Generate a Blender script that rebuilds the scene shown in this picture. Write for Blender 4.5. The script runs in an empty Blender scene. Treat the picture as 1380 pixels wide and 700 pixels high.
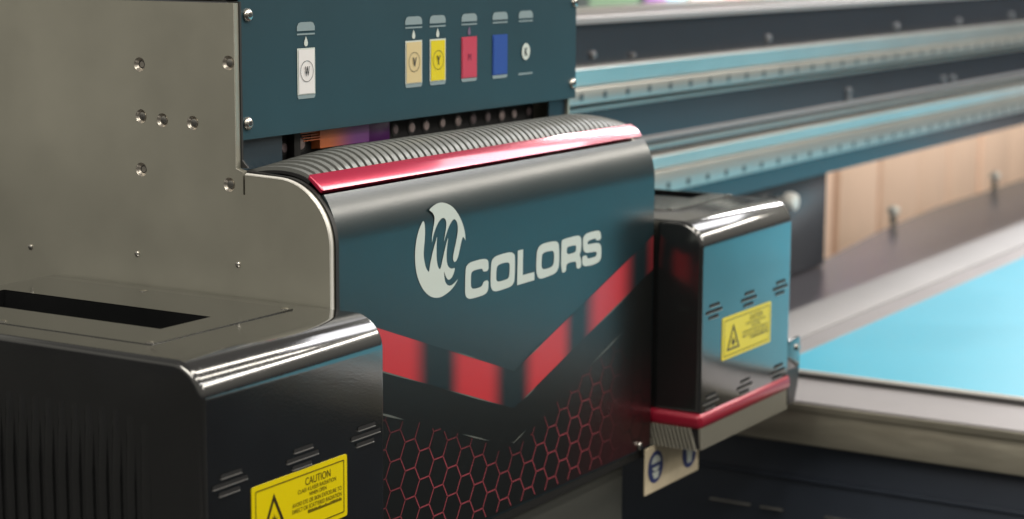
import bpy, bmesh, math, random
from mathutils import Vector, Matrix
random.seed(7)
S = bpy.context.scene
COL = S.collection
PI = math.pi

# ------------------------------------------------------------------ materials
def lin(r, g, b):
    f = lambda c: (c/255/12.92) if c/255 <= .04045 else ((c/255+.055)/1.055)**2.4
    return (f(r), f(g), f(b), 1)

def new_mat(name, col, rough=.5, metal=0., coat=0., coat_rough=.05, ior=1.5, spec=.5,
            bump=0., bump_scale=200., mottle=0., mottle_scale=6., rough_var=0., attr=None, stretch=None):
    m = bpy.data.materials.new(name); m.use_nodes = True
    nt = m.node_tree; b = nt.nodes['Principled BSDF']
    b.inputs['Base Color'].default_value = col
    b.inputs['Roughness'].default_value = rough
    b.inputs['Metallic'].default_value = metal
    b.inputs['Coat Weight'].default_value = coat
    b.inputs['Coat Roughness'].default_value = coat_rough
    b.inputs['IOR'].default_value = ior
    b.inputs['Specular IOR Level'].default_value = spec
    tc = nt.nodes.new('ShaderNodeTexCoord')
    src = tc.outputs['Object']
    if stretch:
        mp = nt.nodes.new('ShaderNodeMapping'); mp.inputs['Scale'].default_value = stretch
        nt.links.new(src, mp.inputs['Vector']); src2 = mp.outputs['Vector']
    else: src2 = src
    base_out = None
    if attr:
        a = nt.nodes.new('ShaderNodeAttribute'); a.attribute_name = attr
        base_out = a.outputs['Color']; nt.links.new(base_out, b.inputs['Base Color'])
    if mottle or rough_var:
        n = nt.nodes.new('ShaderNodeTexNoise'); n.inputs['Scale'].default_value = mottle_scale
        n.inputs['Detail'].default_value = 6; n.inputs['Roughness'].default_value = .6
        nt.links.new(src2, n.inputs['Vector'])
        if mottle:
            mr = nt.nodes.new('ShaderNodeMapRange')
            mr.inputs['From Min'].default_value = .3; mr.inputs['From Max'].default_value = .7
            mr.inputs['To Min'].default_value = 1-mottle; mr.inputs['To Max'].default_value = 1+mottle
            nt.links.new(n.outputs['Fac'], mr.inputs['Value'])
            mx = nt.nodes.new('ShaderNodeVectorMath'); mx.operation = 'SCALE'
            if base_out: nt.links.new(base_out, mx.inputs[0])
            else: mx.inputs[0].default_value = col[:3]
            nt.links.new(mr.outputs['Result'], mx.inputs['Scale'])
            nt.links.new(mx.outputs['Vector'], b.inputs['Base Color'])
        if rough_var:
            mr2 = nt.nodes.new('ShaderNodeMapRange')
            mr2.inputs['From Min'].default_value = .3; mr2.inputs['From Max'].default_value = .7
            mr2.inputs['To Min'].default_value = max(.02, rough-rough_var); mr2.inputs['To Max'].default_value = rough+rough_var
            nt.links.new(n.outputs['Fac'], mr2.inputs['Value'])
            nt.links.new(mr2.outputs['Result'], b.inputs['Roughness'])
    if bump:
        n2 = nt.nodes.new('ShaderNodeTexNoise'); n2.inputs['Scale'].default_value = bump_scale
        n2.inputs['Detail'].default_value = 3
        nt.links.new(src2, n2.inputs['Vector'])
        bp = nt.nodes.new('ShaderNodeBump'); bp.inputs['Strength'].default_value = bump
        bp.inputs['Distance'].default_value = .002
        nt.links.new(n2.outputs['Fac'], bp.inputs['Height'])
        nt.links.new(bp.outputs['Normal'], b.inputs['Normal'])
    return m

M = {}
def mk(key, *a, **k): M[key] = new_mat(key, *a, **k); return M[key]
mk('brushed_steel', (.395,.388,.328,1), rough=.43, metal=.7, mottle=.13, mottle_scale=1.4, rough_var=.09, bump=.05, bump_scale=500)
mk('bright_edge', (.80,.79,.75,1), rough=.35, metal=.3)
mk('screw_steel', (.55,.53,.49,1), rough=.25, metal=1.)
mk('dark_socket', (.02,.02,.02,1), rough=.5)
mk('rubber', (.012,.012,.012,1), rough=.6)
mk('black_gloss', (.008,.0085,.009,1), rough=.14, ior=2.0, coat=.8, coat_rough=.09, bump=.045, bump_scale=260, mottle=.15, rough_var=.03)
mk('black_satin', (.014,.014,.0145,1), rough=.34, bump=.06, bump_scale=400)
mk('panel_print', (.0050,.017,.022,1), rough=.29, ior=1.72, bump=.05, bump_scale=300, rough_var=.012, mottle_scale=9)
mk('ink_panel_paint', (.020,.052,.068,1), rough=.33, ior=1.45, bump=.04, bump_scale=400, mottle=.06)
mk('panel_ink', (1,1,1,1), rough=.30, ior=1.55, attr='ink')
mk('white_print', lin(196,204,198), rough=.35)
mk('white_clean', lin(222,220,220), rough=.35)
mk('cream_print', lin(205,186,140), rough=.35)
mk('yellow_print', lin(214,196,20), rough=.35)
mk('red_print', lin(186,62,84), rough=.35)
mk('blue_print', lin(42,74,150), rough=.35)
mk('grey_print', lin(132,148,152), rough=.35)
mk('black_print', (.02,.02,.02,1), rough=.4)
mk('sticker_yellow', lin(220,200,0), rough=.3)
mk('sticker_ink', (.03,.018,.004,1), rough=.4)
mk('red_metallic', (.48,.012,.062,1), rough=.24, metal=.45, coat=1., coat_rough=.09, bump=.05, bump_scale=60)
mk('grille_grey', (.17,.178,.17,1), rough=.38, metal=.3)
mk('void_black', (.004,.004,.005,1), rough=.8)
mk('purple_glow', (.10,.02,.14,1), rough=.3)
mk('copper_cover', (.55,.13,.035,1), rough=.3)
mk('bolt_pink', (.50,.40,.39,1), rough=.4, metal=.4)
mk('beam_paint', (.022,.026,.034,1), rough=.25, ior=1.6, mottle=.08, mottle_scale=2)
mk('beam_lip', (.32,.30,.30,1), rough=.5, metal=.4)
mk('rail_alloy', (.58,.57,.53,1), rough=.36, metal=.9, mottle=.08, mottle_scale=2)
mk('rail_hole', (.05,.07,.08,1), rough=.5)
mk('table_alloy', (.29,.283,.29,1), rough=.6, mottle=.05, mottle_scale=3)
mk('table_alloy_dark', (.38,.365,.38,1), rough=.5, metal=.2, mottle=.07, mottle_scale=3)
mk('table_steel', (.42,.40,.33,1), rough=.38, metal=.85, mottle=.16, mottle_scale=3, rough_var=.08, stretch=(1,1,5))
mk('bed_dark', (.062,.059,.070,1), rough=.35, mottle=.1)
mk('cabinet_dark', (.034,.044,.064,1), rough=.4, mottle=.1)
mk('film_cyan', lin(38,166,196), rough=.4, mottle=.06, mottle_scale=1.0, rough_var=.08)
mk('film_edge', (.75,.75,.72,1), rough=.5)
mk('slab_dark', (.05,.05,.05,1), rough=.4)
mk('sign_board', lin(205,192,165), rough=.45, mottle=.10, mottle_scale=25)
mk('sign_blue', (.035,.05,.16,1), rough=.4)
mk('timber', lin(240,208,180), rough=.6, mottle=.05, mottle_scale=5, stretch=(6,6,1))
mk('timber_gap', lin(190,150,128), rough=.7)
mk('floor_grey', (.012,.012,.013,1), rough=.5, mottle=.2, mottle_scale=2)
mk('poster_white', lin(225,225,235), rough=.5)
mk('poster_purple', lin(150,95,190), rough=.5)
mk('poster_cyan', lin(120,205,235), rough=.5)
mk('poster_pink', lin(215,110,150), rough=.5)
mk('poster_green', lin(110,135,110), rough=.5)
mk('poster_frame', lin(60,70,68), rough=.5)
mk('tray_grey', (.06,.062,.055,1), rough=.35)
mk('machined_rim', (.50,.47,.42,1), rough=.35, metal=.9)
mk('bolt_mauve', (.22,.17,.18,1), rough=.4, metal=.4)
mk('cover_glow', (1,1,1,1), rough=.35, attr='ink')
mk('red_trim', (.33,.012,.035,1), rough=.32, metal=.3, coat=.5, coat_rough=.15)
mk('lower_paint', (.010,.026,.040,1), rough=.3)
mk('beam_bolt_steel', (.20,.20,.21,1), rough=.45, metal=.8)
mk('skirt_grey', (.30,.29,.245,1), rough=.45, metal=.2)


# ------------------------------------------------------------------ mesh builder
class MB:
    def __init__(s): s.v = []; s.f = []; s.mi = []; s.c = []; s.mats = []
    def slot(s, m):
        if m not in s.mats: s.mats.append(m)
        return s.mats.index(m)
    def add(s, verts, faces, m, cols=None):
        o = len(s.v); k = s.slot(m)
        s.v += [tuple(p) for p in verts]
        s.c += list(cols) if cols else [(1, 1, 1, 1)]*len(verts)
        for f in faces: s.f.append([i+o for i in f]); s.mi.append(k)
    def bm(s, b, m):
        b.verts.ensure_lookup_table(); b.verts.index_update()
        s.add([v.co.copy() for v in b.verts], [[v.index for v in f.verts] for f in b.faces], m); b.free()
    def box(s, lo, hi, m, bev=0., seg=2):
        b = bmesh.new(); bmesh.ops.create_cube(b, size=1)
        for v in b.verts:
            v.co = Vector([(lo[i]+hi[i])/2+v.co[i]*(hi[i]-lo[i]) for i in range(3)])
        if bev: bmesh.ops.bevel(b, geom=list(b.edges), offset=bev, segments=seg, affect='EDGES', profile=.5)
        s.bm(b, m)
    def prism(s, prof, axis, a0, a1, m, bev=0.):
        # profile of 2-D points in the other two axes, swept from a0 to a1
        oth = [i for i in range(3) if i != axis]
        n = len(prof); vs = []
        for a in (a0, a1):
            for p in prof:
                q = [0, 0, 0]; q[axis] = a; q[oth[0]] = p[0]; q[oth[1]] = p[1]; vs.append(q)
        fs = [[i, (i+1) % n, n+(i+1) % n, n+i] for i in range(n)]+[list(range(n))[::-1], list(range(n, 2*n))]
        b = bmesh.new(); bv = [b.verts.new(p) for p in vs]
        for f in fs: b.faces.new([bv[i] for i in f])
        bmesh.ops.recalc_face_normals(b, faces=b.faces)
        if bev:
            es = [e for e in b.edges if abs(e.verts[0].co[axis]-e.verts[1].co[axis]) < 1e-6]
            bmesh.ops.bevel(b, geom=es, offset=bev, segments=3, affect='EDGES', profile=.5)
        s.bm(b, m)
    def lathe(s, prof, origin, axis, m, n=24):
        # prof: (radius, distance along axis vector) pairs
        ax = Vector(axis).normalized(); u = ax.orthogonal().normalized(); w = ax.cross(u)
        o = Vector(origin); vs = []; fs = []
        for r, d in prof:
            for k in range(n):
                t = 2*PI*k/n; vs.append(o+ax*d+u*(r*math.cos(t))+w*(r*math.sin(t)))
        for j in range(len(prof)-1):
            for k in range(n):
                k2 = (k+1) % n; fs.append([j*n+k, j*n+k2, (j+1)*n+k2, (j+1)*n+k])
        if prof[-1][0] > 1e-6: fs.append([(len(prof)-1)*n+k for k in range(n)])
        s.add(vs, fs, m)
    def flat(s, contours, fn, m, depth=0., bev=0.):
        # filled planar shape (with holes) mapped by fn(u, v, w) to the world
        cu = bpy.data.curves.new('shape', 'CURVE'); cu.dimensions = '2D'; cu.fill_mode = 'BOTH'
        cu.extrude = depth/2
        for c in contours:
            sp = cu.splines.new('POLY'); sp.points.add(len(c)-1); sp.use_cyclic_u = True
            for i, p in enumerate(c): sp.points[i].co = (p[0], p[1], 0, 1)
        s._curve(cu, fn, m)
    def _curve(s, cu, fn, m):
        o = bpy.data.objects.new('shape', cu); COL.objects.link(o)
        dg = bpy.context.evaluated_depsgraph_get()
        me = bpy.data.meshes.new_from_object(o.evaluated_get(dg))
        s.add([fn(*v.co) for v in me.vertices], [list(p.vertices) for p in me.polygons], m)
        bpy.data.objects.remove(o); bpy.data.meshes.remove(me); bpy.data.curves.remove(cu)
    def text(s, txt, box, fn, m, bold=0.):
        # text stretched into box (u0, v0, u1, v1)
        cu = bpy.data.curves.new('t', 'FONT'); cu.body = txt; cu.size = 1; cu.offset = bold
        o = bpy.data.objects.new('t', cu); COL.objects.link(o)
        dg = bpy.context.evaluated_depsgraph_get()
        me = bpy.data.meshes.new_from_object(o.evaluated_get(dg))
        xs = [v.co.x for v in me.vertices]; ys = [v.co.y for v in me.vertices]
        x0, x1, y0, y1 = min(xs), max(xs), min(ys), max(ys)
        u0, v0, u1, v1 = box
        s.add([fn(u0+(v.co.x-x0)/(x1-x0)*(u1-u0), v0+(v.co.y-y0)/(y1-y0)*(v1-v0), 0) for v in me.vertices],
              [list(p.vertices) for p in me.polygons], m)
        bpy.data.objects.remove(o); bpy.data.meshes.remove(me); bpy.data.curves.remove(cu)
    def build(s, name, parent=None, sharp=35, smooth=True, attr=False):
        me = bpy.data.meshes.new(name)
        me.from_pydata(s.v, [], s.f)
        for m in s.mats: me.materials.append(m)
        me.polygons.foreach_set('material_index', s.mi)
        if attr:
            ca = me.color_attributes.new('ink', 'FLOAT_COLOR', 'POINT')
            for i, c in enumerate(s.c): ca.data[i].color = c
        me.update()
        if smooth:
            me.polygons.foreach_set('use_smooth', [True]*len(me.polygons))
            me.set_sharp_from_angle(angle=math.radians(sharp))
        o = bpy.data.objects.new(name, me); COL.objects.link(o)
        if parent:
            o.parent = parent
            o.matrix_parent_inverse = Matrix.Translation(-WORLD[parent.name]) if parent.name in WORLD else Matrix()
        return o

WORLD = {}
def thing(name, label, cat, loc, group=None):
    o = bpy.data.objects.new(name, None); COL.objects.link(o)
    o.empty_display_size = .1; o.location = loc; WORLD[o.name] = Vector(loc)
    tag(o, label, cat, group); return o
def tag(o, label, cat, group=None):
    o['label'] = label; o['category'] = cat
    if group: o['group'] = group
    return o

def circ(cx, cy, r, n=24, ry=None):
    ry = ry or r
    return [(cx+r*math.cos(2*PI*k/n), cy+ry*math.sin(2*PI*k/n)) for k in range(n)]
def rrect(x0, y0, x1, y1, r, n=4):
    pts = []
    for cx, cy, a0 in ((x1-r, y1-r, 0), (x0+r, y1-r, PI/2), (x0+r, y0+r, PI), (x1-r, y0+r, 1.5*PI)):
        for k in range(n+1):
            a = a0+PI/2*k/n; pts.append((cx+r*math.cos(a), cy+r*math.sin(a)))
    return pts
def chaikin(p):
    out = []
    for i in range(len(p)):
        a, b = p[i], p[(i+1) % len(p)]
        out += [(a[0]*.75+b[0]*.25, a[1]*.75+b[1]*.25), (a[0]*.25+b[0]*.75, a[1]*.25+b[1]*.75)]
    return out
def front(y):                      # a print on a plane that faces -Y
    return lambda u, v, w: (u, y, v)
# ================================================================== printer carriage
W_X = 1.062                                  # carriage is 1.06 m wide, x = 0 is its left side plate
car = thing('printer_carriage', 'large printer carriage with teal front panel, red chevrons and white lettering', 'printer carriage', (.53, .3, -.62))
RB = .1; ZB = .09                            # bend of the front panel
def bend(th, off=0.):                        # th 0 = front face, 90 deg = top
    t = math.radians(th); return (RB-(RB+off)*math.cos(t), ZB+(RB+off)*math.sin(t))

def pbend(th, off=0.):                      # the panel's own, slightly taller bend
    t = math.radians(th); return (RB-(RB+off)*math.cos(t), ZB+(RB+.0165+off)*math.sin(t))

# --- left side plate with drilled, countersunk holes
screws = [(.371,.353),(.191,.362),(.370,.271),(.326,.267),(.264,.266),(.372,.186),(.193,.174)]
deep = {0, 5}
outline = [(0,-.46),(0,ZB)]+[bend(a,0) for a in range(6,91,6)]+[(.162,.192),(.162,.160),(.166,.160),(.166,.196),(.178,.200),(.178,.453),(.95,.453),(.95,-.46)]
def side(x0):
    return lambda u, v, w: (x0+w, u, v)
mb = MB()
mb.flat([outline]+[circ(y, z, .0112, 20) for y, z in screws], side(.005), M['brushed_steel'], depth=.01)
plate = mb.build('side_plate', car, sharp=30)
mb = MB()                                    # machined bright edge along the front outline
edge = [(.178,.453),(.178,.200),(.166,.196)]
arc = [(.162,.192)]+[bend(a,0) for a in range(90,-1,-5)]+[(0,-.46)]
def strip(path, wdt, x, m):
    vs = []; fs = []
    for i, p in enumerate(path):
        a = Vector(path[max(0,i-1)]); b = Vector(path[min(len(path)-1,i+1)]); d = (b-a).normalized(); nrm = Vector((d.y,-d.x))
        q = Vector(p)+nrm*wdt
        vs += [(x,p[0]-nrm.x*.0008,p[1]-nrm.y*.0008),(x+.0052,q[0],q[1])]
        if i: fs.append([2*i-2,2*i,2*i+1,2*i-1])
    mb.add(vs, fs, m)
strip(edge, -.0012, -.0008, M['bright_edge'])
strip(arc, .0019, -.0008, M['bright_edge'])
mb.build('plate_edge', plate)
for i, (y, z) in enumerate(screws):
    mb = MB()
    mb.lathe([(.0112,-.0002),(.0065,.0052),(.0065,.0058)], (0,y,z), (1,0,0), M['machined_rim'])
    if i in deep:
        mb.lathe([(.0064,.0056),(.0048,.0056),(.0048,.0096),(0,.0096)], (0,y,z), (1,0,0), M['dark_socket'], n=12)
    else:
        mb.lathe([(.0066,.0050),(.0062,.0030),(.0036,.0026)], (0,y,z), (1,0,0), M['screw_steel'])
        mb.lathe([(.0036,.0025),(.0030,.0048),(0,.0048)], (0,y,z), (1,0,0), M['dark_socket'], n=6)
    mb.build('countersunk_screw', plate)
for y, z in [(.385,.049),(.178,.050),(.62,.04)]:
    mb = MB(); mb.lathe([(.0046,-.0002),(.0046,-.0016),(.0028,-.0026),(.0005,-.0028)], (0,y,z), (1,0,0), M['screw_steel'], n=12)
    mb.build('set_screw', plate)

# --- black gasket between the plate and the front panel, standing a little proud
mb = MB()
path = [(.19,.196),(.162,.196)]+[bend(a,.0025) for a in range(90,-1,-5)]+[(-.0025,-.455)]
inner = [(.19,.180),(.162,.180)]+[bend(a,-.012) for a in range(90,-1,-5)]+[(.012,-.455)]
mb.prism(path+inner[::-1], 0, .0104, .0185, M['rubber'])
mb.prism([(.164,.200),(.20,.200),(.20,.455),(.176,.455),(.176,.212)], 0, .0104, .0145, M['rubber'])
mb.build('gasket', car)

# --- front panel: a bent sheet
TH0 = 43
mb = MB()
out = [(0,-.445)]+[(0,-.445+i*.0535) for i in range(1,10)]+[pbend(a) for a in range(0,TH0+1,3)]
inn = [(p[0]+.004, p[1]-(.001 if p[1] > ZB else 0)) for p in out]
mb.prism(out+inn[::-1], 0, .0190, W_X, M['panel_print'])
panel = mb.build('front_panel', car, sharp=25)
mb = MB(); mb.lathe([(.0085,0),(.0085,-.005),(.006,-.0075),(.001,-.0082)], (1.011,0,-.434), (0,1,0), M['screw_steel'], n=16)
mb.lathe([(.003,-.0081),(.003,-.0086),(0,-.0086)], (1.011,0,-.434), (0,1,0), M['dark_socket'], n=6)
mb.build('panel_screw', panel)

# --- printed logo and lettering
LOGO = [[(0.2498, 0.1043), (0.2422, 0.0977), (0.2343, 0.0862), (0.2281, 0.0708), (0.2254, 0.0536), (0.2262, 0.036), (0.2305, 0.0179), (0.2398, 0.0015), (0.2531, -0.0131), (0.2689, -0.0231), (0.2847, -0.028), (0.3007, -0.0292), (0.3168, -0.0264), (0.3331, -0.0211), (0.3448, -0.0138), (0.3542, -0.0047), (0.3424, -0.0113), (0.3308, -0.0143), (0.3215, -0.0124), (0.3145, -0.0068), (0.3113, 0.0014), (0.3099, 0.0144), (0.3136, 0.0062), (0.3191, -0.001), (0.3247, -0.0039), (0.3331, -0.0017), (0.34, 0.005), (0.3438, 0.0143), (0.3354, 0.0134), (0.3274, 0.0156), (0.3214, 0.0205), (0.3182, 0.0286), (0.3177, 0.0415), (0.3204, 0.0565), (0.3236, 0.0684), (0.319, 0.0618), (0.3121, 0.0473), (0.3062, 0.0328), (0.3016, 0.0219), (0.2984, 0.0173), (0.2938, 0.0204), (0.2893, 0.03), (0.2879, 0.0454), (0.2884, 0.0631), (0.2902, 0.0743), (0.2847, 0.0636), (0.2779, 0.0518), (0.2721, 0.0374), (0.268, 0.0265), (0.2662, 0.0174), (0.2622, 0.0197), (0.2563, 0.0269), (0.2523, 0.0375), (0.2501, 0.0479), (0.2515, 0.0603), (0.2537, 0.0725), (0.2547, 0.0875), (0.2533, 0.0989)], [(0.2659, 0.1193), (0.2757, 0.1239), (0.2893, 0.1275), (0.3029, 0.1278), (0.3189, 0.1242), (0.3351, 0.1174), (0.3491, 0.1069), (0.3609, 0.0939), (0.3694, 0.08), (0.3742, 0.0678), (0.3757, 0.0541), (0.3719, 0.0603), (0.3681, 0.0629), (0.3657, 0.0611), (0.361, 0.0513), (0.3564, 0.039), (0.3517, 0.0293), (0.347, 0.0247), (0.3414, 0.0234), (0.3377, 0.0281), (0.3376, 0.0337), (0.3409, 0.0436), (0.346, 0.0558), (0.3506, 0.0681), (0.3525, 0.0795), (0.3496, 0.0901), (0.3421, 0.0961), (0.3352, 0.0944), (0.3259, 0.0865), (0.319, 0.0771), (0.3135, 0.0676), (0.3098, 0.0604), (0.3126, 0.0703), (0.3158, 0.0813), (0.3176, 0.09), (0.3153, 0.098), (0.3089, 0.1018), (0.3006, 0.1009), (0.2915, 0.0944), (0.2834, 0.084), (0.278, 0.0746), (0.2743, 0.0636), (0.2748, 0.0749), (0.278, 0.0872), (0.2816, 0.0968), (0.2825, 0.1056), (0.278, 0.1124), (0.2721, 0.1161)]]
LETTERS = [[[(0.3757, 0.007), (0.3796, 0.0129), (0.3875, 0.0162), (0.3994, 0.0174), (0.4262, 0.0175), (0.4397, 0.016), (0.4465, 0.0126), (0.4484, 0.0079), (0.4485, -0.0053), (0.4317, -0.0054), (0.4295, -0.0004), (0.4249, 0.0014), (0.4062, 0.0016), (0.3969, 0.0005), (0.3929, -0.0033), (0.3922, -0.0227), (0.3949, -0.0275), (0.3997, -0.0299), (0.4157, -0.0305), (0.4265, -0.0292), (0.4305, -0.0261), (0.4318, -0.0219), (0.4486, -0.021), (0.4482, -0.0353), (0.445, -0.0414), (0.4374, -0.0447), (0.4212, -0.0459), (0.3945, -0.0458), (0.3852, -0.0444), (0.3786, -0.0409), (0.3751, -0.0361), (0.3745, -0.023)]], [[(0.4556, -0.0026), (0.4582, 0.0103), (0.4656, 0.0151), (0.478, 0.0172), (0.5058, 0.0179), (0.5226, 0.0168), (0.5326, 0.0122), (0.5355, 0.0058), (0.5345, -0.0314), (0.5318, -0.0385), (0.5233, -0.0433), (0.5092, -0.0445), (0.4785, -0.0453), (0.4661, -0.0438), (0.4586, -0.039), (0.455, -0.0319)], [(0.474, -0.0051), (0.4781, -0.0005), (0.4878, 0.0011), (0.5073, 0.0011), (0.5158, -0.0012), (0.5178, -0.0059), (0.5169, -0.0229), (0.5133, -0.0277), (0.5035, -0.0292), (0.4839, -0.0294), (0.4756, -0.0278), (0.4731, -0.0234)]], [[(0.5445, 0.0166), (0.5626, 0.0165), (0.5617, -0.029), (0.6016, -0.0291), (0.6018, -0.0438), (0.5427, -0.0443)]], [[(0.609, -0.0011), (0.6106, 0.0073), (0.6154, 0.0135), (0.6254, 0.0173), (0.6421, 0.0183), (0.6709, 0.0176), (0.6829, 0.0144), (0.6889, 0.0075), (0.6896, -0.0274), (0.6856, -0.0356), (0.6771, -0.0414), (0.6601, -0.0434), (0.6264, -0.045), (0.6163, -0.0424), (0.6102, -0.0355), (0.6077, -0.0232)], [(0.6274, -0.0035), (0.6307, 0.0004), (0.639, 0.0018), (0.6627, 0.0013), (0.6689, -0.0012), (0.6714, -0.0067), (0.6699, -0.0213), (0.6659, -0.0268), (0.6565, -0.029), (0.6362, -0.0291), (0.6288, -0.0269), (0.626, -0.0214)]], [[(0.6967, 0.0126), (0.6994, 0.0158), (0.7053, 0.0168), (0.7526, 0.0174), (0.7633, 0.0157), (0.7698, 0.0105), (0.7708, -0.0012), (0.7693, -0.0134), (0.7634, -0.0206), (0.7685, -0.0249), (0.7705, -0.0313), (0.7708, -0.0447), (0.7533, -0.0446), (0.752, -0.0324), (0.7473, -0.0296), (0.7219, -0.0292), (0.7157, -0.0319), (0.7146, -0.0449), (0.6961, -0.0441)], [(0.7171, -0.0005), (0.7213, 0.0007), (0.7477, 0.0005), (0.7513, -0.0022), (0.7507, -0.0101), (0.7462, -0.013), (0.7164, -0.0135)]], [[(0.776, 0.0088), (0.7795, 0.0128), (0.7866, 0.0161), (0.7992, 0.0175), (0.8283, 0.0176), (0.8394, 0.0157), (0.8451, 0.0101), (0.8454, -0.0016), (0.8281, -0.0018), (0.8258, 0.0023), (0.8195, 0.0038), (0.7995, 0.0023), (0.7931, -0.0004), (0.7954, -0.0043), (0.8015, -0.0047), (0.8289, -0.0055), (0.8401, -0.0082), (0.8469, -0.0145), (0.8474, -0.0326), (0.8446, -0.0395), (0.8355, -0.0437), (0.8153, -0.0455), (0.7899, -0.0447), (0.779, -0.0423), (0.7745, -0.0372), (0.7739, -0.0238), (0.7911, -0.0238), (0.7931, -0.029), (0.7968, -0.0313), (0.8223, -0.0315), (0.8288, -0.0293), (0.8294, -0.0239), (0.8257, -0.0216), (0.7965, -0.0202), (0.7838, -0.018), (0.7775, -0.0118)]]]
mb = MB()
for c in LOGO: mb.flat([chaikin(c)], front(-.0007), M['white_print'])
mb.build('logo_mark', panel, smooth=False)
mb = MB()
for i, g in enumerate(LETTERS): mb.flat([c if i == 2 else chaikin(c) for c in g], front(-.0007), M['white_print'])
mb.build('lettering', panel, smooth=False)

# --- printed chevron band: red ink that fades in and out along the band
INK = (.008,.017,.021); RED = (.50,.030,.040)
def top_z(x): return -.196+(.350 if x < .535 else .335)*abs(x-.535)
def sstep(a, b, x):
    t = min(1, max(0, (x-a)/(b-a))); return t*t*(3-2*t)
SEG = [(-.1,0,.205,.270),(.318,.375,.445,.508),(.555,.615,.690,.750),(.775,.850,.915,.995),(1.02,1.075,1.2,1.3)]
def red_at(x):
    k = max(sstep(a,b,x)*(1-sstep(c,d,x)) for a,b,c,d in SEG)
    return k*(1-.45*sstep(.9,1.06,x))
mb = MB(); vs = []; cs = []; fs = []
N = 260
xs = [.026+(W_X-.002-.026)*i/N for i in range(N+1)]
for i, x in enumerate(xs):
    k = red_at(x); c = tuple(INK[j]*(1-k)+RED[j]*k for j in range(3))+(1,)
    t = top_z(x)
    for z in (t, t-.067): vs.append((x,-.0005,z)); cs.append(c)
    if i: fs.append([2*i-2,2*i-1,2*i+1,2*i])
mb.add(vs, fs, M['panel_ink'], cs)
mb.build('chevron_stripe', panel, smooth=False, attr=True)
mb = MB()
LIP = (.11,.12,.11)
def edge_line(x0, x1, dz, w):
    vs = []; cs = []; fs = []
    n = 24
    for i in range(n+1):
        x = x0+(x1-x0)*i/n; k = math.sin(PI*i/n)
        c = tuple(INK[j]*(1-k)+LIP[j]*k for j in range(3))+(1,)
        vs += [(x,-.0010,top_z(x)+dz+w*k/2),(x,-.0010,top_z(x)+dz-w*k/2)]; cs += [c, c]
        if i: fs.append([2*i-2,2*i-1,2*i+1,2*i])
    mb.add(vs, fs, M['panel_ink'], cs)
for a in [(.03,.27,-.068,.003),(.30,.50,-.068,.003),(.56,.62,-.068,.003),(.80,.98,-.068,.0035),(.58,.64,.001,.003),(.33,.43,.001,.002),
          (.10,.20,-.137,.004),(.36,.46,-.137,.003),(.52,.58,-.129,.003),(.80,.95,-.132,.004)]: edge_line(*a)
mb.build('chevron_outline', panel, smooth=False, attr=True)

# --- near-black lower part of the print, below the red band
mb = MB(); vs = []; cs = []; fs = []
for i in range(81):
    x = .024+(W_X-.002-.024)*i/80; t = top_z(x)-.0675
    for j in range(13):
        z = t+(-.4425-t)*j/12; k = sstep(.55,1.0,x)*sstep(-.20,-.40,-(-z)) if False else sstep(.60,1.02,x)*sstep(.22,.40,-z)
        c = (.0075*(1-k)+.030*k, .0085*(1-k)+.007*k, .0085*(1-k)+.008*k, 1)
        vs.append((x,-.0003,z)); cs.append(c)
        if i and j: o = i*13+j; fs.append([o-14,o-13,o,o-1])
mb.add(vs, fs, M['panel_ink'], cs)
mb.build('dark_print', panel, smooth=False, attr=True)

# --- printed honeycomb
sd = .0278; hx = 1.5*sd; hz = math.sqrt(3)*sd
X0, Z0 = .4605, -.3475-.0  # a horizontal edge centre
def lower_z(x): return min(top_z(x)-.134, 9) if abs(x-.535) > .06 else -.327
mb = MB(); seen = set()
HEX = (.27,.052,.068)
def hexline(p, q):
    n = 4
    for i in range(n):
        a = (p[0]+(q[0]-p[0])*i/n, p[1]+(q[1]-p[1])*i/n); b = (p[0]+(q[0]-p[0])*(i+1)/n, p[1]+(q[1]-p[1])*(i+1)/n)
        cx, cz = (a[0]+b[0])/2, (a[1]+b[1])/2
        if cx < .026 or cx > 1.05 or cz > lower_z(cx)-.004 or cz < -.438: continue
        d = Vector((b[0]-a[0], b[1]-a[1])).normalized(); nn = Vector((-d.y, d.x))*.0012
        cols = []
        for x, z in (a, a, b, b):
            k = (1-sstep(.72,.985,x))*(.45+.55*sstep(.12,.26,x))*(.40+.60*sstep(.005,.07,lower_z(x)-z))
            cols.append(tuple(.008*(1-k)+HEX[j]*k for j in range(3))+(1,))
        mb.add([(a[0]+nn.x,-.0007,a[1]+nn.y),(a[0]-nn.x,-.0007,a[1]-nn.y),(b[0]-nn.x,-.0007,b[1]-nn.y),(b[0]+nn.x,-.0007,b[1]+nn.y)], [[0,1,2,3]], M['panel_ink'], cols)
for ci in range(-12, 17):
    for ri in range(-3, 8):
        cx = X0+ci*hx; cz = Z0-hz/2+ri*hz+(hz/2 if ci % 2 else 0)
        ps = [(cx+sd*math.cos(PI/3*k), cz+sd*math.sin(PI/3*k)) for k in range(6)]
        for k in range(6):
            key = (round((ps[k][0]+ps[(k+1) % 6][0])/2, 3), round((ps[k][1]+ps[(k+1) % 6][1])/2, 3))
            if key in seen: continue
            seen.add(key); hexline(ps[k], ps[(k+1) % 6])
mb.build('honeycomb_print', panel, smooth=False, attr=True)

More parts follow.
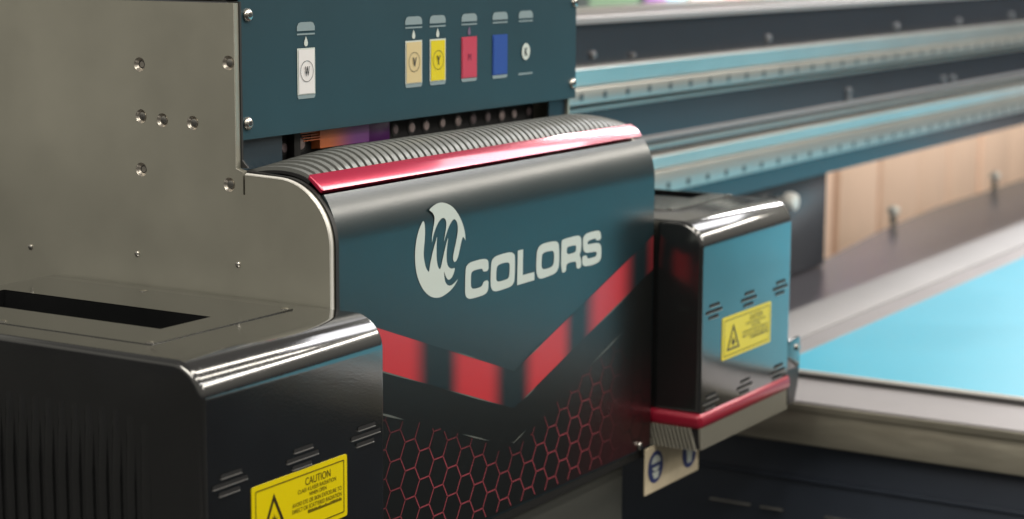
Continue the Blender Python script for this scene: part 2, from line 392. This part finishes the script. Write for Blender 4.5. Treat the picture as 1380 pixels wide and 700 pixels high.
# --- red accent strip and ribbed vent on the bend
TH1 = 64
mb = MB()
N8 = 10
o2 = [pbend(TH0+2+(TH1-TH0-3)*i/N8, .0032) for i in range(N8+1)]
i2 = [pbend(TH1-1,-.004), pbend(TH0+2,-.004)]
mb.prism(o2+i2, 0, .0190, W_X-.002, M['red_metallic'], bev=.002)
mb.build('accent_strip', car, sharp=40)
mb = MB()
GP = [(.0565,.190),(.060,.1975),(.066,.2045),(.074,.2105),(.084,.2160),(.096,.2198),(.110,.2215),(.126,.2210),(.142,.2180),(.158,.2125),(.174,.2045),(.190,.194)]
def gp(x):                                   # the vent drops towards its right end
    k = (1-.62*max(0, (x-.90)/.155)**2)*(1-.55*max(0, (.20-x)/.17)**1.5); return [(p[0],.190+(p[1]-.190)*k) for p in GP]
x = .030
while x < W_X-.012:
    g = gp(x)
    mb.prism([(p[0]+.0006,p[1]-.0058) for p in g]+[(p[0]+.003,p[1]-.010) for p in g][::-1], 0, x-.004, x+.0150, M['void_black'])
    mb.prism(g+[(p[0]+.0015,p[1]-.007) for p in g][::-1], 0, x, x+.0118, M['grille_grey'])
    x += .0188
mb.build('vent_grille', car, sharp=40)

# --- ink panel above
mb = MB()
mb.box((.0150,.180,.2415),(W_X,.1835,.475), M['ink_panel_paint'], bev=.0008, seg=1)
ink = mb.build('ink_panel', car)
for xx, zz in [(.0335,.434),(.0305,.267),(1.048,.271),(1.0535,.431)]:
    mb = MB(); mb.lathe([(.0105,0),(.0105,-.002),(.0088,-.0046),(.0062,-.0062),(.003,-.0064)], (xx,.180,zz), (0,1,0), M['screw_steel'], n=20)
    mb.lathe([(.0042,-.0063),(.0042,-.0069),(0,-.0069)], (xx,.180,zz), (0,1,0), M['dark_socket'], n=6)
    mb.build('panel_screw', ink)
def symbol(x0, x1, fill, letter, drop, kind='rect'):
    w = x1-x0; cx = (x0+x1)/2; mb = MB(); f1 = front(.1790); f2 = front(.1782); f3 = front(.1774); f4 = front(.1766)
    g = M['grey_print']
    mb.flat([[(x0,.405),(x1,.405),(x1,.412),(x1-.004,.4175),(x1-.010,.419),(x0+.010,.419),(x0+.004,.4175),(x0,.412)]], f1, g)
    mb.flat([[(x0,.3985),(x1,.3985),(x1,.4012),(x0,.4012)]], f1, g)
    if drop:
        mb.flat([[(cx,.3985-.002),(cx+.0035,.390),(cx+.005,.386),(cx+.0046,.3828),(cx+.0026,.3808),(cx,.3802),(cx-.0026,.3808),(cx-.0046,.3828),(cx-.005,.386),(cx-.0035,.390)]], f1, drop)
    if fill:
        mb.flat([[(x0,.303),(x1,.303),(x1,.3775),(x0,.3775)]], f1, M['white_print'] if kind == 'rect' else fill)
        mb.flat([[(x0+.003,.3045),(x1-.003,.3045),(x1-.003,.375),(x0+.003,.375)]], f2, fill)
        mb.flat([[(x0,.3025),(x1,.3025),(x1,.300),(x1-.003,.2965),(x0+.003,.2965),(x0,.300)]], f1, g)
    else:
        mb.flat([[(x0,.302),(x1,.302),(x1,.2985),(x0,.2985)]], f1, g)
    if letter and kind == 'rect':
        mb.flat([circ(cx,.3405,.0172,36),circ(cx,.3405,.0163,36)], f3, M['black_print'])
        mb.text(letter, (cx-.0062,.3325,cx+.0062,.3485), f4, M['black_print'], bold=.02)
    elif kind == 'faint':
        if letter: mb.text(letter, (cx-.005,.3345,cx+.005,.3475), f3, M['faint_red'], bold=.0)
    elif kind == 'oval':
        mb.flat([circ(cx,.342,.0150,30,.0160)], f2, M['white_print'])
        mb.text(letter, (cx-.0050,.3345,cx+.0050,.3495), f3, M['black_print'], bold=.03)
    mb.build('ink_symbol', ink, smooth=False)
mk('faint_red', lin(130,40,70), rough=.35); mk('faint_drop', lin(110,90,115), rough=.35)
symbol(.157,.204, M['white_clean'], 'W', M['white_print'])
symbol(.462,.514, M['cream_print'], 'V', M['white_print'])
symbol(.538,.589, M['yellow_print'], 'Y', M['white_print'])
symbol(.641,.693, M['red_print'], 'M', M['faint_drop'], 'faint')
symbol(.747,.800, M['blue_print'], None, None, 'faint')
symbol(.840,.892, None, 'K', None, 'oval')

# --- recess under the ink panel
mb = MB()
mb.box((.0150,.196,.172),(.137,.199,.252), M['lower_paint']); mb.build('lower_panel', car)
mb = MB(); mb.box((.985,.196,.172),(W_X-.002,.199,.252), M['lower_paint']); mb.build('lower_panel', car)
mb = MB(); mb.box((.137,.232,.172),(.985,.236,.300), M['void_black']); mb.build('recess_plate', car)
def blob_bolt(x, z, r=.0085):
    mb = MB(); mb.lathe([(r,0),(r,-.0022),(r*.85,-.0032),(r*.3,-.0034),(.0003,-.0034)], (x,.2318,z), (0,1,0), M['bolt_pink' if random.random() < .5 else 'bolt_mauve'], n=16)
    mb.lathe([(r*1.5,0),(r*1.5,-.0014),(r*1.02,-.0014)], (x,.2318,z), (0,1,0), M['rubber'], n=16)
    mb.build('bolt', car)
for xx in (.493,.545,.591,.645,.698,.750,.801,.853,.898,.954): blob_bolt(xx+.012, .2190+random.uniform(-.001,.001), random.uniform(.0078,.0098))
blob_bolt(.186,.213,.008); blob_bolt(.232,.2165,.010)
mb = MB(); vs = []; cs = []; fs = []
for i in range(17):
    t = i/16; x_ = .262+t*.140; k = sstep(.15,.75,t); c = tuple((.62,.16,.05)[j]*(1-k)+(.20,.055,.26)[j]*k for j in range(3))+(1,)  # purple lamp glow painted as a fade into the orange cover colour
    for y_, z_ in ((.232,.205),(.214,.207),(.2135,.262),(.232,.262)): vs.append((x_,y_,z_)); cs.append(c)
    if i:
        for q in range(3): fs.append([4*i-4+q,4*i-3+q,4*i+1+q,4*i+q])
fs.append([64,65,66,67]); fs.append([3,2,1,0])
mb.add(vs, fs, M['cover_glow'], cs)
mb.build('print_head_cover', car, attr=True)
mb = MB(); mb.box((.407,.220,.204),(.474,.231,.262), M['purple_glow'], bev=.002)  # block coloured purple to carry the glow further right
mb.build('ink_manifold', car)
mb = MB()
for k in range(4):
    a = .222+k*.004; mb.box((.215,.212+.002*k,a),(.262,.2135+.002*k,a+.0016), M['copper_cover'])
mb.build('ribbon_cable', car)
mb = MB(); mb.box((.150,.214,.19),(.160,.230,.262), M['rubber'], bev=.001); mb.box((.195,.216,.19),(.212,.231,.262), M['rubber'], bev=.001); mb.build('spacer', car)

# --- upper cover, right side plate, inner body and underside tray
mb = MB(); mb.box((.004,.20,.4545),(W_X-.002,.93,.64), M['black_satin'], bev=.004); mb.lathe([(.006,0),(.006,-.006),(.001,-.007)], (.004,.232,.4625), (1,0,0), M['screw_steel'], n=12); mb.build('top_cover', car)
mb = MB(); mb.flat([[(.006,-.445),(.006,ZB)]+[bend(a,-.006) for a in range(6,91,6)]+[(.17,.186),(.17,.176),(.19,.176),(.19,.45),(.93,.45),(.93,-.445)]], side(W_X-.009), M['brushed_steel'], depth=.008)
mb.build('side_plate', car)
mb = MB(); mb.box((.05,.04,-.72),(1.028,.62,-.449), M['tray_grey'], bev=.008); mb.build('underside_tray', car)
mb = MB(); mb.box((.026,.012,-.470),(1.055,.06,-.4475), M['rubber'], bev=.004); mb.build('bottom_bracket', car)

# ================================================================== lamp housings

def housing(x0, x1, label, lid, slot, ribs, louvre_x, sticker, low_row, ZT=0.):
    h = thing('lamp_housing', label, 'lamp housing', ((x0+x1)/2,.2,-.46), 'lamp housings either side of the carriage')
    FY = -.1006; R = .052; YB = .56; ZL = -.372
    prof = [(YB,ZL),(FY,ZL)]+[(FY+R-R*math.cos(math.radians(a)), ZT-R+R*math.sin(math.radians(a))) for a in range(0,91,6)]+[(YB,ZT)]
    b = bmesh.new()
    n = len(prof); va = [b.verts.new((x0,p[0],p[1])) for p in prof]; vb = [b.verts.new((x1,p[0],p[1])) for p in prof]
    for i in range(n): b.faces.new([va[i], va[(i+1) % n], vb[(i+1) % n], vb[i]])
    b.faces.new(va[::-1]); b.faces.new(vb)
    bmesh.ops.recalc_face_normals(b, faces=b.faces)
    es = [e for e in b.edges if abs(e.verts[0].co.x-e.verts[1].co.x) < 1e-6]
    bmesh.ops.bevel(b, geom=es, offset=.009, segments=4, affect='EDGES', profile=.5, clamp_overlap=True)
    top = max((f for f in b.faces if f.normal.z > .99), key=lambda f: f.calc_area())
    tv = sorted(top.verts, key=lambda v: (v.co.x, v.co.y))
    bmesh.ops.delete(b, geom=[top], context='FACES_ONLY')
    a0, a1, b0, b1 = tv[0], tv[1], tv[2], tv[3]
    sx0, sx1, sy0, sy1 = slot
    c = [b.verts.new((sx,sy,ZT)) for sx, sy in ((sx0,sy0),(sx0,sy1),(sx1,sy0),(sx1,sy1))]
    d = [b.verts.new((sx,sy,ZT-.09)) for sx, sy in ((sx0,sy0),(sx0,sy1),(sx1,sy0),(sx1,sy1))]
    for q in ((a0,a1,c[1],c[0]),(b1,b0,c[2],c[3]),(a0,c[0],c[2],b0),(a1,b1,c[3],c[1]),
              (c[0],c[1],d[1],d[0]),(c[2],c[3],d[3],d[2]),(c[0],c[2],d[2],d[0]),(c[1],c[3],d[3],d[1]),(d[0],d[1],d[3],d[2])): b.faces.new(q)
    bmesh.ops.recalc_face_normals(b, faces=b.faces)
    mb = MB(); mb.bm(b, M['black_gloss'])
    if ribs:                                  # corrugated outer side
        y = .000
        while y < .54:
            k = max(0., min(1., (y+.02)/.06)); hgt = .0060+.0035*k; hw = .0080; vs = []; fs = []
            zt, zb = -.075-.020*(1-k), -.345
            rows = [(zt,0.),(zt-.02,.22),(zt-.05,.6),(zt-.10,1.),(zb+.03,1.),(zb,0.)]
            for z, s_ in rows:
                for j in range(9):
                    t = PI*j/8; vs.append((x0+.0004-hgt*s_*math.sin(t)**1.3, y-hw*math.cos(t), z))
            for r in range(len(rows)-1):
                for j in range(8): fs.append([r*9+j, r*9+j+1, (r+1)*9+j+1, (r+1)*9+j])
            mb.add(vs, fs, M['black_gloss']); y += .0250
    mb.build('shell', h, sharp=50)
    mb = MB(); lx0, lx1, ly0, ly1 = lid     # lid plate with the slot cut out
    mb.flat([rrect(lx0,ly0,lx1,ly1,.004),[(sx0,sy0),(sx1,sy0),(sx1,sy1),(sx0,sy1)]], lambda u, v, w: (u,v,ZT+.0004+w), M['black_gloss'], depth=.0016)
    lidp = mb.build('lid', h, sharp=30)
    for sx in (lx0+.010, lx1-.010):
        for sy in (ly0+.010, ly0+.29):
            mb = MB(); mb.lathe([(.0062,.0010),(.0062,.0020),(.004,.0030),(.0005,.0032)], (sx,sy,ZT), (0,0,1), M['screw_steel'], n=14); mb.build('lid_screw', lidp)
    def louvre(cx, cz):
        mb = MB()
        for dz, hw, sh in ((.0118,.0225,.002),(0,.0372,.0),(-.0118,.0225,-.002)):
            mb.flat([rrect(cx-hw+sh,cz+dz-.0029,cx+hw+sh,cz+dz+.0029,.0027)], front(FY-.0009), M['void_black'])
            mb.prism([(FY-.0022,cz+dz-.0040),(FY,cz+dz-.0044),(FY,cz+dz-.0027),(FY-.0022,cz+dz-.0030)], 0, cx-hw+sh+.001, cx+hw+sh-.001, M['louvre_lip'])
        mb.build('louvre', h, smooth=False)
    for cx in louvre_x: louvre(cx, -.1715)
    for cx in low_row: louvre(cx, -.353)
    # caution sticker
    x0s, x1s, z0s, z1s = sticker; w = x1s-x0s; hh = z1s-z0s
    mb = MB(); mb.flat([rrect(x0s,z0s,x1s,z1s,.004)], lambda u, v, w: (u,FY-.0008+w,v), M['sticker_yellow'], depth=.0010)
    st = mb.build('caution_sticker', h, smooth=False)
    P = lambda u, v: (x0s+u*w, z0s+v*hh)
    mb = MB(); f2 = front(FY-.0018)
    mb.flat([rrect(*P(.035,.075),*P(.965,.925),.002), rrect(*P(.041,.092),*P(.959,.908),.0017)], f2, M['sticker_ink'])
    mb.build('sticker_border', st, smooth=False)
    mb = MB()
    mb.flat([[P(.09,.19),P(.35,.19),P(.22,.80)],[P(.125,.235),P(.315,.235),P(.22,.685)]], f2, M['sticker_ink'])
    cx, cz = P(.22,.36); burst = []
    for k in range(24):
        r = .0108 if k % 2 == 0 else .0042
        if k % 6 == 0: r = .0135
        burst.append((cx+r*math.cos(2*PI*k/24)*1.0, cz+r*math.sin(2*PI*k/24)))
    mb.flat([burst], f2, M['sticker_ink'])
    mb.flat([[P(.22,.352),P(.30,.352),P(.30,.368),P(.22,.368)]], front(FY-.0022), M['sticker_ink'])
    mb.build('warning_triangle', st, smooth=False)
    mb = MB()
    for txt, u0, v0, u1, v1, bo in (('CAUTION',.545,.735,.815,.855,.0),('CLASS 4 LASER RADIATION',.465,.640,.875,.703,.0),('WHEN OPEN',.585,.552,.770,.615,.0),
                                ('AVOID EYE OR SKIN EXPOSURE TO',.405,.455,.935,.520,.0),('DIRECT OR SCATTERED RADIATION',.405,.360,.935,.425,.0)):
        (a, b_), (c_, d_) = P(u0,v0), P(u1,v1); mb.text(txt, (a,b_,c_,d_), f2, M['sticker_ink'], bold=bo)
    for k in range(26):                      # last line, too small to read
        u = .57+k*.0142; hq = random.choice((.050,.040,.055)); mb.flat([[P(u,.285),P(u+.0085,.285),P(u+.0085,.285+hq),P(u,.285+hq)]], f2, M['sticker_ink'])
    mb.build('sticker_text', st, smooth=False)
    # red trim and ribbed skirt under the shell
    mb = MB(); mb.box((x0-.004,FY-.006,-.404),(x1+.004,.40,-.3705), M['red_trim'], bev=.012, seg=4); mb.build('trim_strip', h, sharp=50)
    mb = MB(); mb.box((x0+.004,FY+.004,-.444),(x1-.004,.39,-.4015), M['void_black'])
    def slat(p0, p1, nrm):
        d = Vector((p1[0]-p0[0],p1[1]-p0[1],0)); L = d.length; d.normalize(); n_ = Vector(nrm); t = .0
        while t < L-.006:
            a = Vector((p0[0],p0[1],-.401))+d*t; e = a+Vector((0,0,-.046))+d*.012
            e = e+n_*-.004
            w_ = d*.0045
            q = [a+n_*.006, a+w_+n_*.006, e+w_+n_*.006, e+n_*.006, a, a+w_, e+w_, e]
            mb.add(q, [[0,1,2,3],[4,7,6,5],[0,4,5,1],[1,5,6,2],[2,6,7,3],[3,7,4,0]], M['skirt_grey']); t += .0088
    slat((x0+.002,FY+.002),(x1-.014,FY+.002),(0,-1,0)); slat((x0+.002,.38),(x0+.002,FY+.016),(-1,0,0))
    mb.build('ribbed_skirt', h, smooth=False)
    # bracket on the right end
    mb = MB(); mb.box((x1+.0005,FY+.006,-.366),(x1+.075,FY+.014,-.300), M['black_gloss'], bev=.002)
    mb.prism([(x1+.006,-.3665),(x1+.072,-.3665),(x1+.068,-.400),(x1+.050,-.444),(x1+.020,-.444)], 1, FY+.006, FY+.03, M['black_satin'])
    mb.lathe([(.007,0),(.007,-.005),(.001,-.006)], (x1+.060,FY+.006,-.322), (0,1,0), M['screw_steel'], n=12)
    if not ribs: mb.build('end_bracket', h)
    return h
mk('louvre_lip', (.34,.33,.32,1), rough=.35, metal=.7)
housing(-.420,-.0014,'black glossy housing in the near left corner with corrugated side and crisp yellow caution sticker',
        (-.361,-.040,.039,.545),(-.271,-.160,.100,.52),True,(-.366,-.206,-.053),(-.322,-.1015,-.283,-.190),())
housing(1.0755,1.512,'black housing right of the lettered panel, teal mirrored in its face above red trim',
        (1.205,1.500,.033,.545),(1.398,1.490,.085,.52),False,(1.133,1.298,1.457),(1.171,1.408,-.281,-.194),(1.125,1.287,1.456), .010)

# ================================================================== safety sign hung below the carriage
sg = thing('safety_sign', 'small beige safety plate with blue protection symbols hanging below the carriage corner', 'sign', (1.16,.01,-.545))
mb = MB(); mb.box((1.040,-.002,-.5445),(1.281,.0015,-.4485), M['sign_board'], bev=.0006, seg=1); mb.build('sign_plate', sg)
mb = MB(); f1 = front(-.0030); f2 = front(-.0038); f3 = front(-.0046)
cx, cz = 1.083, -.493
mb.flat([circ(cx,cz,.0330,36,.0330)], f1, M['sign_blue'])
mb.flat([circ(cx,cz+.008,.0200,24,.0165)], f2, M['white_print'])
mb.flat([rrect(cx-.021,cz+.001,cx+.021,cz+.0085,.003)], f3, M['sign_blue'])
mb.flat([[(cx-.016,cz-.010),(cx+.014,cz-.010),(cx+.010,cz-.024),(cx-.008,cz-.024)]], f2, M['white_print'])
mb.build('goggles_symbol', sg, smooth=False)
mb = MB(); cx, cz = 1.236, -.496
mb.flat([circ(cx,cz,.0330,36,.0330)], f1, M['sign_blue'])
mb.flat([[(cx-.012,cz-.022),(cx+.008,cz-.022),(cx+.012,cz),(cx+.010,cz+.018),(cx+.006,cz+.018),(cx+.004,cz+.004),(cx,cz+.020),(cx-.004,cz+.020),(cx-.006,cz+.003),(cx-.012,cz+.014),(cx-.016,cz+.012),(cx-.014,cz-.004)]], f2, M['white_print'])
mb.build('glove_symbol', sg, smooth=False)

# ================================================================== gantry beam behind the carriage
XB0, XB1 = .10, 11.
bm_ = thing('gantry_beam', 'long dark gantry beam with two perforated guide rails receding behind the carriage', 'gantry beam', (5.,.75,-.16))
mb = MB(); mb.prism([(.600,-.162),(.600,.352),(.607,.360),(.90,.360),(.90,-.162)], 0, XB0, XB1, M['beam_paint']); mb.build('beam_body', bm_)
mb = MB(); mb.prism([(.588,.352),(.588,.366),(.592,.371),(.90,.371),(.90,.3605),(.600,.3605),(.600,.352)], 0, XB0, XB1, M['beam_lip']); mb.build('top_lip', bm_)
mb = MB(); mb.prism([(.78,.371),(.78,.376),(.86,.376),(.86,.371)], 0, XB0, XB1, M['rail_alloy']); mb.build('cable_track', bm_)
def rail(zt, h1, z_hole, flange):
    mb = MB()
    mb.prism([(.5995,zt),(.566,zt-.002),(.5645,zt-.004),(.5700,zt-h1-.007),(.5995,zt-h1-.007)], 0, XB0, XB1, M['rail_alloy'])
    mb.prism([(.5995,zt-h1-.009),(.561,zt-h1-.011),(.5595,zt-h1-.014),(.5623,z_hole-.017),(.565,z_hole-.019),(.5995,z_hole-.019)], 0, XB0, XB1, M['rail_alloy'])
    x = 1.765
    while x < 8.5:
        mb.lathe([(.0095,.002),(.0095,-.0008),(0,-.0008)], (x,.5606,z_hole), (0,1,0), M['rail_hole'], n=12); x += .1175
    r = mb.build('guide_rail', bm_)
    mb = MB(); mb.prism([(.5995,flange),(.585,flange-.003),(.585,flange-.011),(.5995,flange-.013)], 0, XB0, XB1, M['rail_alloy']); mb.build('ledge_strip', bm_)
rail(.250,.038,.181,.152)
rail(.004,.030,-.079,.030)
mb = MB(); mb.prism([(.5995,.052),(.590,.049),(.590,.041),(.5995,.038)], 0, XB0, XB1, M['beam_lip']); mb.build('ledge_strip', bm_)
def bbolt(x, z, r=.012):
    r *= .85; mb = MB(); mb.lathe([(r,0),(r,-.007),(r*.7,-.011),(.001,-.012)], (x,.600,z), (0,1,0), M['beam_bolt_steel'], n=12); mb.build('beam_bolt', bm_)
for x, z, r in [(1.882,.276,.012),(2.09,.266,.008),(2.927,.276,.014),(3.966,.275,.016),(4.595,.273,.014),(5.21,.277,.014),(3.558,.084,.015),(3.558,.062,.013),(4.453,.073,.015),(4.556,.070,.015),(5.65,.085,.015)]: bbolt(x, z, r)
# post under the beam
pst = thing('support_post', 'dark slate support post standing under the gantry beam', 'post', (3.1,.75,-.474))
mb = MB(); mb.box((2.55,.64,-.473),(3.515,.86,-.1625), M['beam_paint'], bev=.01); mb.build('post_body', pst)
mb = MB(); mb.lathe([(.012,.0),(.012,-.02),(.026,-.026),(.030,-.044),(.024,-.060),(.001,-.066)], (3.125,.640,-.222), (0,1,0), M['bright_edge'], n=20); mb.build('round_knob', pst)

# ================================================================== flatbed table, film on it, rear deck
XT = 1.690; ZT_ = -.470
tb = thing('print_table', 'flatbed printing table with brushed steel front rail and pale alloy top', 'table', (4.,-.9,-1.3))
mb = MB(); mb.box((XT,-3.9,ZT_-.028),(9.,.224,ZT_), M['table_alloy_dark'], bev=.002); mb.build('table_top', tb)
mb = MB(); mb.box((XT+.3,.226,ZT_-.028),(9.,.398,ZT_+.003), M['table_alloy'], bev=.002); mb.build('rear_rail', tb)
mb = MB(); mb.prism([(XT+.001,-.571),(XT-.002,-.568),(XT-.002,-.512),(XT+.000,-.506),(XT-.000,-.496),(XT-.003,-.492),(XT-.003,-.4985+.02),(XT+.004,-.472),(XT+.05,-.472),(XT+.05,-.571)], 1, -3.9, .70, M['table_steel']); mb.build('side_rail', tb)
mb = MB(); mb.box((XT+.06,-3.85,-1.28),(8.9,.65,-.573), M['cabinet_dark'], bev=.01); mb.build('cabinet', tb)
mb = MB()
mb.box((XT+.050,-3.8,-.672),(XT+.0605,.62,-.662), M['cabinet_dark'], bev=.003); mb.build('cabinet_seam', tb)
for y0, y1 in ((-.010+.012,.060),(.085,.190),(-.36,-.100)):  # thin bright bars added to imitate streaks of floor reflection
    mb = MB(); mb.box((XT+.050,y0,-.7500),(XT+.0605,y1,-.7455), M['rail_alloy'], bev=.003); mb.build('streak_bar', tb)
mb = MB(); mb.box((XT+.22,-3.6,-.4697),(7.25,.115,-.4575), M['slab_dark'], bev=.001); mb.build('vacuum_bed', tb)
fm = MB(); fm.box((XT+.222,-3.55,-.4573),(7.2,.113,-.4505), M['film_edge']); fm.box((XT+.228,-3.54,-.4504),(7.19,.111,-.4498), M['film_cyan'])
fo = fm.build('print_film', None, smooth=False); tag(fo, 'bright cyan printed sheet lying on the flatbed table', 'printed sheet')
mb = MB(); mb.prism([(2.2,.400),(9.5,.400),(9.5,.83),(5.1,.83),(4.35,.78),(3.7,.70),(2.2,.70)], 2, -.52, -.476, M['bed_dark'])
dk = mb.build('rear_deck', None); tag(dk, 'dark mauve machine deck under the beam behind the pale table rail', 'machine deck')

# ================================================================== timber crates seen under the beam
def crate(x0, x1, yf, label):
    c = thing('timber_crate', label, 'crate', ((x0+x1)/2,yf+.4,-1.3), 'pale timber crates under the beam')
    n = max(2, round((x1-x0)/.55)); w = (x1-x0)/n; mb = MB()
    mb.box((x0+.01,yf+.02,-1.29),(x1-.01,yf+.78,.23), M['timber_gap'])
    for k in range(n):
        mb.box((x0+k*w+.022,yf+random.uniform(-.012,.006),-1.295),(x0+(k+1)*w-.022,yf+.0205,.24), M['timber'], bev=.004)
    mb.build('plank_front', c)
    mb = MB(); mb.box((x0-.002,yf+.0215,-1.29),(x0+.012,yf+.78,.24), M['timber'], bev=.003); mb.build('plank_side', c)
    mb = MB(); mb.box((x0-.004,yf-.004,.2405),(x1+.004,yf+.79,.262), M['timber'], bev=.003); mb.build('crate_lid', c)
    mb = MB(); mb.lathe([(.05,0),(.05,-.03),(.03,-.05),(.001,-.055)], (x0+.62,yf,-.13), (0,1,0), M['screw_steel'], n=14); mb.build('latch_knob', c)
crate(6.25,8.0,1.95,'pale timber crate nearest the dark post, leftmost one seen under the beam')
crate(8.02,10.3,1.98,'wider pale timber crate in the middle under the beam')
crate(10.32,13.5,2.02,'farthest pale timber crate, at the right edge under the beam')
def clamp(x, y, z0, z1, label):
    t = thing('clamp_knob', label, 'clamp', (x,y,z0), 'small metal clamps on the rear deck')
    mb = MB(); mb.lathe([(.012,0),(.012,z1-z0-.03)], (x,y,z0), (0,0,1), M['screw_steel'], n=12); mb.build('stem', t)
    mb = MB(); mb.lathe([(.010,0),(.021,.006),(.023,.02),(.015,.032),(.001,.036)], (x,y,z1-.036), (0,0,1), M['bright_edge'], n=18); mb.build('knob', t)
clamp(4.55,.80,-.476,-.405,'low silver clamp knob at the foot of the nearest timber crate')
clamp(5.80,.82,-.476,-.40,'silver clamp knob on the deck before the middle timber crate')

# ================================================================== print display behind the beam
def poster(x0, x1, cols, label):
    t = thing('display_poster', label, 'poster', ((x0+x1)/2,3.2,-1.3), 'poster stands behind the beam')
    mb = MB(); mb.box((x0,3.2,-1.3),(x1,3.24,1.4), M['poster_frame'], bev=.004); mb.build('stand', t)
    mb = MB(); n = len(cols); w = (x1-x0-.04)/n
    for k, c in enumerate(cols): mb.box((x0+.02+k*w,3.193,-1.2),(x0+.02+(k+1)*w-.004,3.1985,1.35), M[c])
    mb.build('print', t)
poster(5.95,7.10,['poster_frame','poster_green'],'dull dark green poster stand just right of the ink panel')
poster(7.12,7.66,['poster_purple','poster_cyan'],'narrow purple and cyan poster stand behind the beam')
poster(7.68,8.62,['poster_white','poster_white','poster_pink','poster_green'],'white, pink and green poster stand behind the beam')
poster(8.66,11.5,['poster_cyan','poster_white','poster_purple','poster_white'],'pale mixed colour poster stand farthest along the beam')


# ================================================================== floor
mb = MB(); mb.box((-14,-14,-1.40),(24,14,-1.30), M['floor_grey']); fl = mb.build('floor', None); fl['kind'] = 'structure'

# ================================================================== camera, light, world
cam = bpy.data.cameras.new('camera'); co = bpy.data.objects.new('camera', cam); COL.objects.link(co)
co.matrix_world = Matrix(((.52007219,.13229327,-.84381479,-2.37943595),(-.85411537,.08753208,-.51266467,-1.76541156),(.00603877,.98733783,.15851672,.54920079),(0,0,0,1)))
cam.sensor_width = 36; cam.lens = 69.76; cam.clip_end = 100; cam.clip_start = .05
cam.dof.use_dof = True; cam.dof.focus_distance = 3.10; cam.dof.aperture_fstop = 3.2
S.camera = co
def lamp(name, loc, size, power, col, aim=(0,0,-1)):
    l = bpy.data.lights.new(name, 'AREA'); l.shape = 'RECTANGLE'; l.size, l.size_y = size
    l.energy = power; l.color = col
    o = bpy.data.objects.new(name, l); COL.objects.link(o); o.location = loc
    o.rotation_euler = Vector(aim).to_track_quat('-Z','Y').to_euler()
    return o
WARM = (1,.93,.82)
lamp('ceiling_or_fill_lamp', (1.0,-1.3,3.2), (9,.35), 135, WARM)
lamp('ceiling_or_fill_lamp', (1.0,-2.8,3.2), (9,.35), 135, WARM)
lamp('ceiling_or_fill_lamp', (3.0,-5.0,3.2), (9,.30), 160, (1,.97,.92))
lamp('ceiling_or_fill_lamp', (-4.5,.5,3.0), (2.5,2.0), 140, WARM, aim=(.7,0,-.7))
lamp('ceiling_or_fill_lamp', (9.5,1.05,2.6), (7,.4), 420, (1,.97,.96), aim=(0,.5,-.85))  # fill lamp added behind the beam to brighten the crate fronts
lamp('ceiling_or_fill_lamp', (6.5,-1.0,3.4), (4,2.), 120, (.98,.97,1))
lamp('ceiling_or_fill_lamp', (7.5,-6.2,3.8), (12,.55), 330, WARM, aim=(-.55,.7,-.38))  # far angled fill lamp, added to lighten the bend of the front panel
w = bpy.data.worlds.new('World'); S.world = w; w.use_nodes = True
nt = w.node_tree; bg = nt.nodes['Background']
tc = nt.nodes.new('ShaderNodeTexCoord'); sx = nt.nodes.new('ShaderNodeSeparateXYZ'); nt.links.new(tc.outputs['Generated'], sx.inputs[0])
rp = nt.nodes.new('ShaderNodeValToRGB'); mp = nt.nodes.new('ShaderNodeMapRange')
mp.inputs['From Min'].default_value = -1; mp.inputs['From Max'].default_value = 1
nt.links.new(sx.outputs['Z'], mp.inputs['Value']); nt.links.new(mp.outputs['Result'], rp.inputs['Fac'])
e = rp.color_ramp.elements
e[0].position = 0; e[0].color = (.012,.012,.013,1); e[1].position = 1; e[1].color = (.20,.19,.175,1)
for p, c in ((.47,(.028,.028,.031,1)),(.52,(.22,.21,.19,1)),(.57,(.35,.335,.29,1)),(.68,(.46,.44,.38,1)),(.76,(.22,.21,.19,1))):
    q = e.new(p); q.color = c
nt.links.new(rp.outputs['Color'], bg.inputs['Color']); bg.inputs['Strength'].default_value = .92

S.view_settings.view_transform = 'Standard'; S.view_settings.look = 'None'; S.view_settings.gamma = 1; S.view_settings.use_curve_mapping = False
S.view_settings.exposure = 0
S.cycles.max_bounces = 8; S.cycles.use_denoising = True
